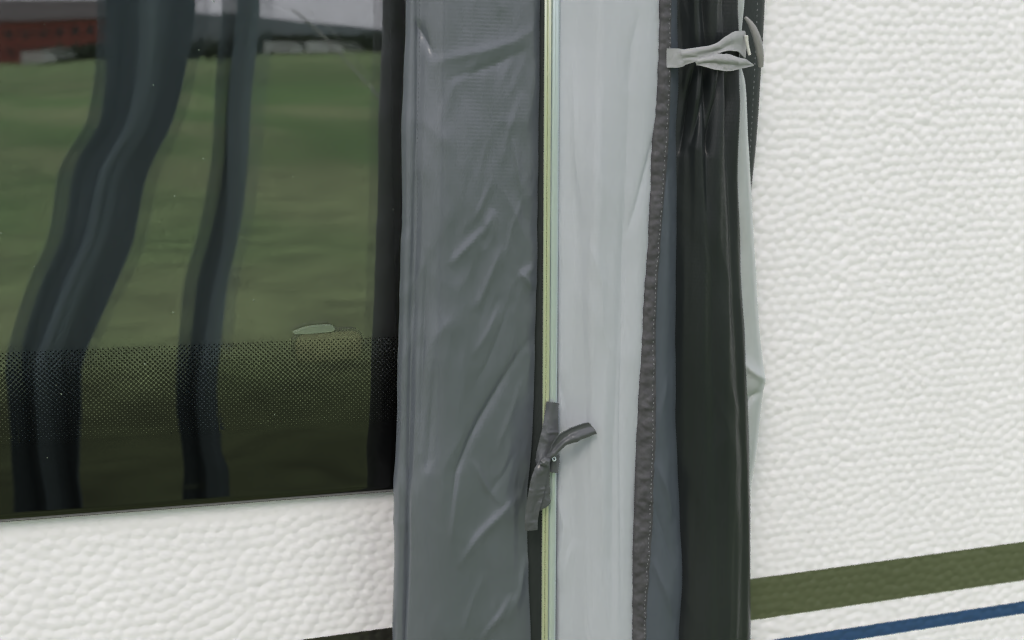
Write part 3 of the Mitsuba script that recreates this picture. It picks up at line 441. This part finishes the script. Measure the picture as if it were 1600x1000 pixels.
# ------------------------------------------------------------------ tie strap and toggle
def band(rows, nu=14, nv=60, th=.0012, bul=0.0, seed=0):
    G = loft(rows, nu, nv)
    return cloth(push(G, bul * np.sin(np.linspace(0, np.pi, nu))[None] * np.ones((nv, 1)) + .0012 * fb(G, 60, 20, 60, seed) + .0018 * crumple(G, 110, 110, 20 * (seed % 3 - 1), 80 + seed)), th)
add('awning__tie_strap', cat_([
    band([[(0.7305, -0.1180, 1.5523), (0.7306, -0.1182, 1.5409), (0.7311, -0.1180, 1.5283)], [(0.7417, -0.1185, 1.5523), (0.7419, -0.1188, 1.5408), (0.7424, -0.1185, 1.5282)], [(0.7548, -0.1180, 1.5511), (0.7549, -0.1185, 1.5408), (0.7554, -0.1180, 1.5305)]], nv=20),
    band([[(0.7507, -0.1185, 1.5500), (0.7502, -0.1200, 1.5443), (0.7511, -0.1185, 1.5385), (0.7513, -0.1185, 1.5305)], [(0.7721, -0.1220, 1.5534), (0.7714, -0.1238, 1.5489), (0.7727, -0.1215, 1.5431), (0.7714, -0.1220, 1.5362)], [(0.7948, -0.1230, 1.5569), (0.7955, -0.1245, 1.5535), (0.7969, -0.1220, 1.5488), (0.7963, -0.1235, 1.5442)],
          [(0.8125, -0.1210, 1.5673), (0.8143, -0.1230, 1.5615), (0.8173, -0.1200, 1.5558), (0.8176, -0.1225, 1.5488)], [(0.8314, -0.1120, 1.5744), (0.8316, -0.1145, 1.5674), (0.8338, -0.1110, 1.5582), (0.8328, -0.1135, 1.5488)], [(0.8470, -0.1000, 1.5746), (0.8480, -0.1012, 1.5653), (0.8497, -0.0990, 1.5535), (0.8482, -0.1000, 1.5418)], [(0.8592, -0.0850, 1.5678), (0.8610, -0.0850, 1.5583), (0.8600, -0.0850, 1.5488), (0.8590, -0.0850, 1.5393)]], nu=22, seed=1)]),
    'strap_cloth', 'pale grey strap tied round the netting', smooth=50)
add('awning__tie_strap__twisted_end', band([[(0.7698, -0.1200, 1.5362), (0.7709, -0.1205, 1.5339), (0.7718, -0.1200, 1.5327), (0.7725, -0.1200, 1.5316)], [(0.7832, -0.1240, 1.5408), (0.7823, -0.1260, 1.5374), (0.7837, -0.1235, 1.5339), (0.7833, -0.1245, 1.5281)], [(0.7951, -0.1260, 1.5442), (0.7936, -0.1292, 1.5385), (0.7970, -0.1255, 1.5339), (0.7978, -0.1270, 1.5246)], [(0.8117, -0.1240, 1.5442), (0.8112, -0.1280, 1.5373), (0.8135, -0.1240, 1.5326), (0.8146, -0.1250, 1.5234)],
      [(0.8308, -0.1180, 1.5407), (0.8310, -0.1205, 1.5349), (0.8330, -0.1170, 1.5313), (0.8327, -0.1180, 1.5255)], [(0.8485, -0.1100, 1.5371), (0.8479, -0.1112, 1.5336), (0.8492, -0.1090, 1.5312), (0.8488, -0.1100, 1.5277)], [(0.8637, -0.1020, 1.5311), (0.8635, -0.1025, 1.5307), (0.8638, -0.1020, 1.5304), (0.8638, -0.1020, 1.5299)]], nu=22, seed=2), 'strap_cloth', 'twisted pale end of the strap', smooth=50)
add('awning__toggle', tube([(0.8514, -0.0980, 1.5922), (0.8601, -0.1000, 1.5817), (0.8683, -0.1010, 1.5653), (0.8736, -0.1000, 1.5476), (0.8774, -0.0970, 1.5286)], [.0022, .0046, .0054, .0050, .0036], 26, 14), 'toggle_plastic', 'curved grey plastic toggle on the strap', smooth=50)
add('awning__toggle__cord_loop', tube([(0.8494, -0.1060, 1.5687), (0.8516, -0.1050, 1.5594), (0.8567, -0.1040, 1.5441)], [.0028, .0022, .0022], 10, 8), 'cord', smooth=50)

# ------------------------------------------------------------------ metal pole
say('awning_pole', 'slim shiny zinc pole with yellow edges standing between the flaps', 'pole')
def upright(px0, d0, r, z0=0.0, z1=2.32, sx=1.0):
    c = trimesh.creation.cylinder(r, height=z1 - z0, sections=40); c.apply_scale([sx, 1, 1]); c.apply_translation((px0[0], px0[1], (z0 + z1) / 2)); return c
PC, PA, PB = (0.5881, -0.0935, 1.2038), (0.5748, -0.0965, 1.2052), (0.5793, -0.0980, 1.2052)
add('awning_pole__tube', upright(PC, 0, .0058), 'zinc', smooth=50)
add('awning_pole__yellow_rail', upright(PA, 0, .0022), 'yellow_zinc', 'thin yellowish rail on the pole', smooth=50)
add('awning_pole__yellow_rail', upright(PB, 0, .0022), 'yellow_zinc', 'thin yellowish rail on the pole', smooth=50)

# ------------------------------------------------------------------ ribbon tied round the pole
say('ribbon', 'dark grey ribbon tied in a knot round the pole', 'ribbon')
add('ribbon__loop', cat_([band([[(0.5774, -0.1000, 1.0962), (0.5822, -0.1080, 1.0966), (0.5941, -0.1000, 1.0923)], [(0.5729, -0.1040, 1.0777), (0.5807, -0.1090, 1.0771), (0.5908, -0.1060, 1.0754)], [(0.5678, -0.1060, 1.0537), (0.5775, -0.1110, 1.0530), (0.5902, -0.1080, 1.0510)], [(0.5628, -0.1060, 1.0354), (0.5721, -0.1120, 1.0350), (0.5877, -0.1080, 1.0336)],
          [(0.5609, -0.1060, 1.0230), (0.5651, -0.1140, 1.0225), (0.5794, -0.1100, 1.0224)], [(0.5621, -0.1080, 1.0147), (0.5644, -0.1160, 1.0168), (0.5735, -0.1120, 1.0173)]], seed=3, nv=80),
    band([[(0.5782, -0.1060, 1.0238), (0.5832, -0.1100, 1.0245), (0.5933, -0.1020, 1.0225)], [(0.5783, -0.1060, 1.0124), (0.5833, -0.1100, 1.0119), (0.5934, -0.1020, 1.0085)], [(0.5784, -0.1060, 1.0010), (0.5834, -0.1100, 1.0005), (0.5928, -0.1020, 0.9971)]], seed=4, nv=30)]), 'ribbon_cloth', smooth=50)
add('ribbon__tail', band([[(0.5688, -0.1180, 1.0195), (0.5693, -0.1200, 1.0226), (0.5717, -0.1170, 1.0252)], [(0.5826, -0.1220, 1.0294), (0.5799, -0.1260, 1.0333), (0.5798, -0.1210, 1.0369), (0.5767, -0.1240, 1.0443)], [(0.5960, -0.1270, 1.0433), (0.5926, -0.1310, 1.0472), (0.5912, -0.1260, 1.0509), (0.5849, -0.1290, 1.0586)], [(0.6157, -0.1290, 1.0495), (0.6122, -0.1330, 1.0547), (0.6096, -0.1280, 1.0610), (0.6032, -0.1310, 1.0674)], [(0.6384, -0.1270, 1.0543), (0.6342, -0.1310, 1.0596), (0.6318, -0.1270, 1.0637), (0.6258, -0.1290, 1.0710)]], seed=5, nv=70), 'ribbon_cloth', 'ribbon end sticking out to the right', smooth=50)
add('ribbon__tail', band([[(0.5615, -0.1170, 1.0187), (0.5652, -0.1210, 1.0195), (0.5739, -0.1180, 1.0165)], [(0.5519, -0.1190, 1.0052), (0.5573, -0.1220, 1.0043), (0.5654, -0.1205, 1.0018), (0.5711, -0.1190, 1.0007)], [(0.5460, -0.1180, 0.9778), (0.5517, -0.1200, 0.9766), (0.5599, -0.1185, 0.9740), (0.5661, -0.1190, 0.9735)], [(0.5429, -0.1160, 0.9497), (0.5486, -0.1180, 0.9497), (0.5543, -0.1165, 0.9486), (0.5605, -0.1170, 0.9480)], [(0.5421, -0.1150, 0.9265), (0.5492, -0.1165, 0.9262), (0.5588, -0.1150, 0.9258)]], seed=6, nv=70), 'ribbon_cloth', 'ribbon end hanging down', smooth=50)
add('ribbon__tail', band([[(0.5688, -0.1110, 1.0136), (0.5732, -0.1130, 1.0138), (0.5778, -0.1110, 1.0115)], [(0.5647, -0.1120, 0.9866), (0.5706, -0.1135, 0.9864), (0.5776, -0.1120, 0.9852)], [(0.5622, -0.1120, 0.9653), (0.5694, -0.1135, 0.9637), (0.5781, -0.1110, 0.9619)], [(0.5601, -0.1110, 0.9499), (0.5623, -0.1120, 0.9512), (0.5665, -0.1110, 0.9530)]], seed=7, nv=50), 'ribbon_cloth', smooth=50)
kn = trimesh.creation.icosphere(3, 1.0); v = kn.vertices * np.array([.0072, .0055, .0060]); v += v * (0.7 * (meshkit.fbm(kn.vertices * 2.2 + 3, 2, 8) - .5))[:, None]; v += (0.5666, -0.1240, 1.0215)
add('ribbon__knot', trimesh.Trimesh(v, kn.faces, process=False), 'ribbon_cloth', smooth=60)
add('ribbon__eyelet', trimesh.creation.torus(.0024, .0009).apply_transform(trimesh.transformations.rotation_matrix(math.radians(75), (1, .2, 0))).apply_translation((0.5816, -0.1180, 1.0220)), 'zinc', 'small bright metal eyelet at the knot', smooth=50)

# ------------------------------------------------------------------ what the window mirrors: front curtains, meadow edge, houses, hills
def drape(rows, nu, count, amp, seed, label, up):
    G = loft(rows, nu, 160, up, 0.02); s = np.linspace(0, 1, nu)[None]
    h = amp * np.cos(2 * np.pi * count * (s + .03 * np.sin(G[..., 2] * 2 + seed))) + .05 * fb(G, 3, 3, 1.2, seed)
    add('awning_curtain', cloth(push(G, h), .002), 'drape_cloth', label, 'curtain', 'curtains tied back at the awning front', smooth=50)
drape([[(0.122, -2.790, 1.703), (0.195, -2.890, 1.708), (0.257, -2.740, 1.703), (0.337, -2.890, 1.709), (0.401, -2.790, 1.707)], [(0.111, -2.790, 1.508), (0.175, -2.890, 1.507), (0.233, -2.740, 1.508), (0.307, -2.890, 1.506), (0.363, -2.790, 1.507)], [(0.087, -2.790, 1.338), (0.146, -2.890, 1.332), (0.196, -2.740, 1.338), (0.255, -2.890, 1.330), (0.306, -2.790, 1.334)], [(-0.009, -2.790, 1.167), (0.050, -2.890, 1.157), (0.109, -2.740, 1.168), (0.173, -2.890, 1.154), (0.231, -2.790, 1.160)],
       [(-0.060, -2.790, 0.966), (0.001, -2.890, 0.950), (0.061, -2.740, 0.967), (0.126, -2.890, 0.944), (0.183, -2.790, 0.955)], [(-0.156, -2.790, 0.764), (-0.098, -2.890, 0.743), (-0.034, -2.740, 0.766), (0.028, -2.890, 0.735), (0.089, -2.790, 0.750)], [(-0.227, -2.790, 0.529), (-0.176, -2.890, 0.502), (-0.116, -2.740, 0.533), (-0.068, -2.890, 0.494), (-0.016, -2.790, 0.513)], [(-0.222, -2.790, 0.129), (-0.170, -2.890, 0.091), (-0.114, -2.740, 0.134), (-0.065, -2.890, 0.080), (-0.024, -2.790, 0.108)]],
      70, 3.2, .014, 1, 'wide dark curtain mirrored in the left of the window', 2.25)
drape([[(0.498, -2.790, 1.708), (0.542, -2.890, 1.712), (0.561, -2.740, 1.707), (0.602, -2.790, 1.709)], [(0.485, -2.790, 1.550), (0.532, -2.890, 1.550), (0.549, -2.740, 1.550), (0.590, -2.790, 1.550)], [(0.462, -2.790, 1.273), (0.508, -2.890, 1.266), (0.529, -2.740, 1.274), (0.568, -2.790, 1.271)], [(0.408, -2.790, 0.975), (0.459, -2.890, 0.961), (0.485, -2.740, 0.978), (0.529, -2.790, 0.970)], [(0.344, -2.790, 0.734), (0.397, -2.890, 0.713), (0.428, -2.740, 0.738), (0.474, -2.790, 0.727)],
       [(0.296, -2.790, 0.363), (0.345, -2.890, 0.333), (0.382, -2.740, 0.369), (0.425, -2.790, 0.352)], [(0.294, -2.790, 0.074), (0.357, -2.890, 0.035), (0.399, -2.740, 0.079), (0.459, -2.790, 0.056)]], 50, 2.2, .012, 4, 'narrow dark curtain mirrored in the middle of the window', 2.25)
add('awning_crossbar', trimesh.creation.cylinder(.014, segment=[(-2.6, -2.83, 2.26), (2.6, -2.83, 2.26)], sections=20), 'zinc', 'metal crossbar carrying the curtains at the awning front', 'pole', smooth=50)
add('guy_rope', tube([(0.744, -2.940, 1.686), (0.819, -2.940, 1.620), (0.926, -2.940, 1.498), (1.035, -2.940, 1.366)], .005, 10, 8), 'cord', 'thin pale guy rope mirrored at the right of the window', 'rope', smooth=50)

mat('brick_red', tone((0.29, 0.085, 0.07), .3, .3, .25), .9); mat('roof_grey', (.12, .11, .11), .8); mat('van_white', (.75, .76, .76), .35); mat('glass_dark', (.02, .025, .03), .15); mat('tyre', (.02, .02, .02), .8); mat('bark', (.06, .05, .04), .9)
mat('leaf_dark', tone((0.045, 0.068, 0.042), .4, .4, .5), .85)
# brick house: far away across the meadow
a, b = (-5.769, -300.040, 3.237), (8.153, -300.040, 3.263); x0, x1 = min(a[0], b[0]) - 16, max(a[0], b[0]); yy = a[1]
say('brick_house', 'long red brick house at the far edge of the meadow', 'house')
add('brick_house__wall', box(x0, x1, yy - 14, yy, 0, 8.2), 'brick_red')
rf = trimesh.creation.extrude_polygon(__import__('shapely').geometry.Polygon([(-.8, 8.2), (14.8, 8.2), (7, 12.2)]), x1 - x0 + 1, engine='earcut'); v = rf.vertices.copy()
rf.vertices = np.stack([v[:, 2] + x0 - .5, yy - v[:, 0], v[:, 1]], 1); rf.invert(); add('brick_house__roof', rf, 'roof_grey')
for k in range(9):
    for s in (0, 1): add('brick_house__window', box(x0 + 2 + k * (x1 - x0 - 3) / 9, x0 + 3.3 + k * (x1 - x0 - 3) / 9, yy - .05, yy + .06, 1.6 + 3.4 * s, 3.2 + 3.4 * s), 'glass_dark')
def van(p, L, ry, label):
    x, y = p[0], p[1]; k = 'van' if 'van__body' not in scene else f'van_{sum(1 for s in scene if s.startswith("van") and s.endswith("__body")):03d}'
    prof = __import__('shapely').geometry.Polygon([(0, .45), (L, .45), (L, 1.25), (L - .55, 1.45), (L - 1.25, 2.3), (.15, 2.4), (0, 2.2)]).buffer(.06)
    m = trimesh.creation.extrude_polygon(prof, 1.9, engine='earcut'); v = m.vertices.copy(); m.vertices = np.stack([v[:, 0] + x - L / 2, y - v[:, 2], v[:, 1]], 1); m.invert()
    add(k + '__body', m, 'van_white')
    add(k + '__window', box(x + L / 2 - 2.0, x + L / 2 - 1.15, y, y + .02, 1.45, 2.05), 'glass_dark')
    for wx in (-L / 2 + 1, L / 2 - 1):
        c = trimesh.creation.cylinder(.36, height=.25, sections=20); c.apply_transform(trimesh.transformations.rotation_matrix(math.pi / 2, (1, 0, 0))); c.apply_translation((x + wx, y - .1, .36)); add(k + '__wheel', c, 'tyre')
    say(k, label, 'van', 'white vans parked at the far edge of the meadow')
van((-4.236, -255.040, 1.550), 5.6, 0, 'white van parked below the brick house')
van((37.509, -240.040, 0.595), 6.4, 0, 'white van parked under the trees, mirrored beside the curtain')
van((45.040, -240.040, 0.586), 6.0, 0, 'white van parked under the trees, mirrored nearer the right edge')
# trees
ico = trimesh.creation.icosphere(1, 1.0)
def crown(R, H, seed):
    r = np.random.default_rng(seed); ms = []
    n = 260; d = r.normal(size=(n, 3)); d /= np.linalg.norm(d, axis=1, keepdims=True); d *= r.random((n, 1))**.4
    for c in d:
        t = trimesh.Trimesh(r.normal(size=(4, 3)) * .2 * R, [[0, 1, 2], [0, 2, 3], [0, 3, 1], [1, 3, 2]], process=False)
        t.apply_translation(c * np.array([R, R, H]) * (1 + .15 * r.normal())); ms.append(t)
    return cat_(ms)
def tree(p, H, W, seed):
    k = 'tree' if 'tree__trunk' not in scene else f'tree_{sum(1 for s in scene if s.startswith("tree") and s.endswith("__trunk")):03d}'
    c = crown(W / 2, H * .40, seed); c.apply_translation((p[0], p[1], H * .58)); add(k + '__crown', c, 'leaf_dark', smooth=False)
    t = trimesh.creation.cone(.35, H * .8, sections=8); t.apply_translation((p[0], p[1], 0)); add(k + '__trunk', t, 'bark')
    say(k, 'dark leafy tree in the row along the far edge of the meadow', 'tree', 'trees along the far edge of the meadow')
for i, (q, H) in enumerate([((25.677, -285.040, 0.810), 5), ((29.008, -285.040, 0.808), 5.5), ((31.990, -285.040, 0.805), 6), ((35.558, -285.040, 0.802), 6), ((38.774, -285.040, 0.800), 5), ((41.439, -285.040, 0.797), 6.5), ((44.313, -285.040, 0.795), 5), ((47.205, -285.040, 0.793), 5.5), ((49.920, -285.040, 0.790), 6), ((53.044, -285.040, 0.788), 5), ((56.188, -285.040, 0.785), 6), ((59.355, -285.040, 0.783), 5), ((62.343, -285.040, 0.780), 6.5), ((65.753, -285.040, 0.777), 6), ((-3.386, -270.040, 0.872), 3.2), ((-0.433, -270.040, 0.870), 3.4), ((2.210, -270.040, 0.868), 3.2), ((4.870, -270.040, 0.865), 3.4)]):
    tree(q, .68 * H * (1 + .1 * math.sin(i * 2.3)), 5.2, 100 + i)
# hills
hx = np.linspace(-2600, 2600, 180); hy = np.linspace(-2900, -900, 50); X, Y = np.meshgrid(hx, hy)
u = (Y + 900) / -2000
Z = -2 + (14 + 8 * meshkit.fbm(np.stack([X * .0022, Y * .002, X * 0], -1), 3, 12) + 24 * np.exp(-((X - 100) / 180)**2)) * np.clip(u * 4, 0, 1)**.8 + 6 * (meshkit.fbm(np.stack([X * .03, Y * .02, X * 0], -1), 2, 15) - .5)
add('hills', (np.stack([X, Y, Z], -1).reshape(-1, 3), grid_faces(50, 180)), 'forest', 'low wooded hills on the horizon', kind='structure', smooth=True)
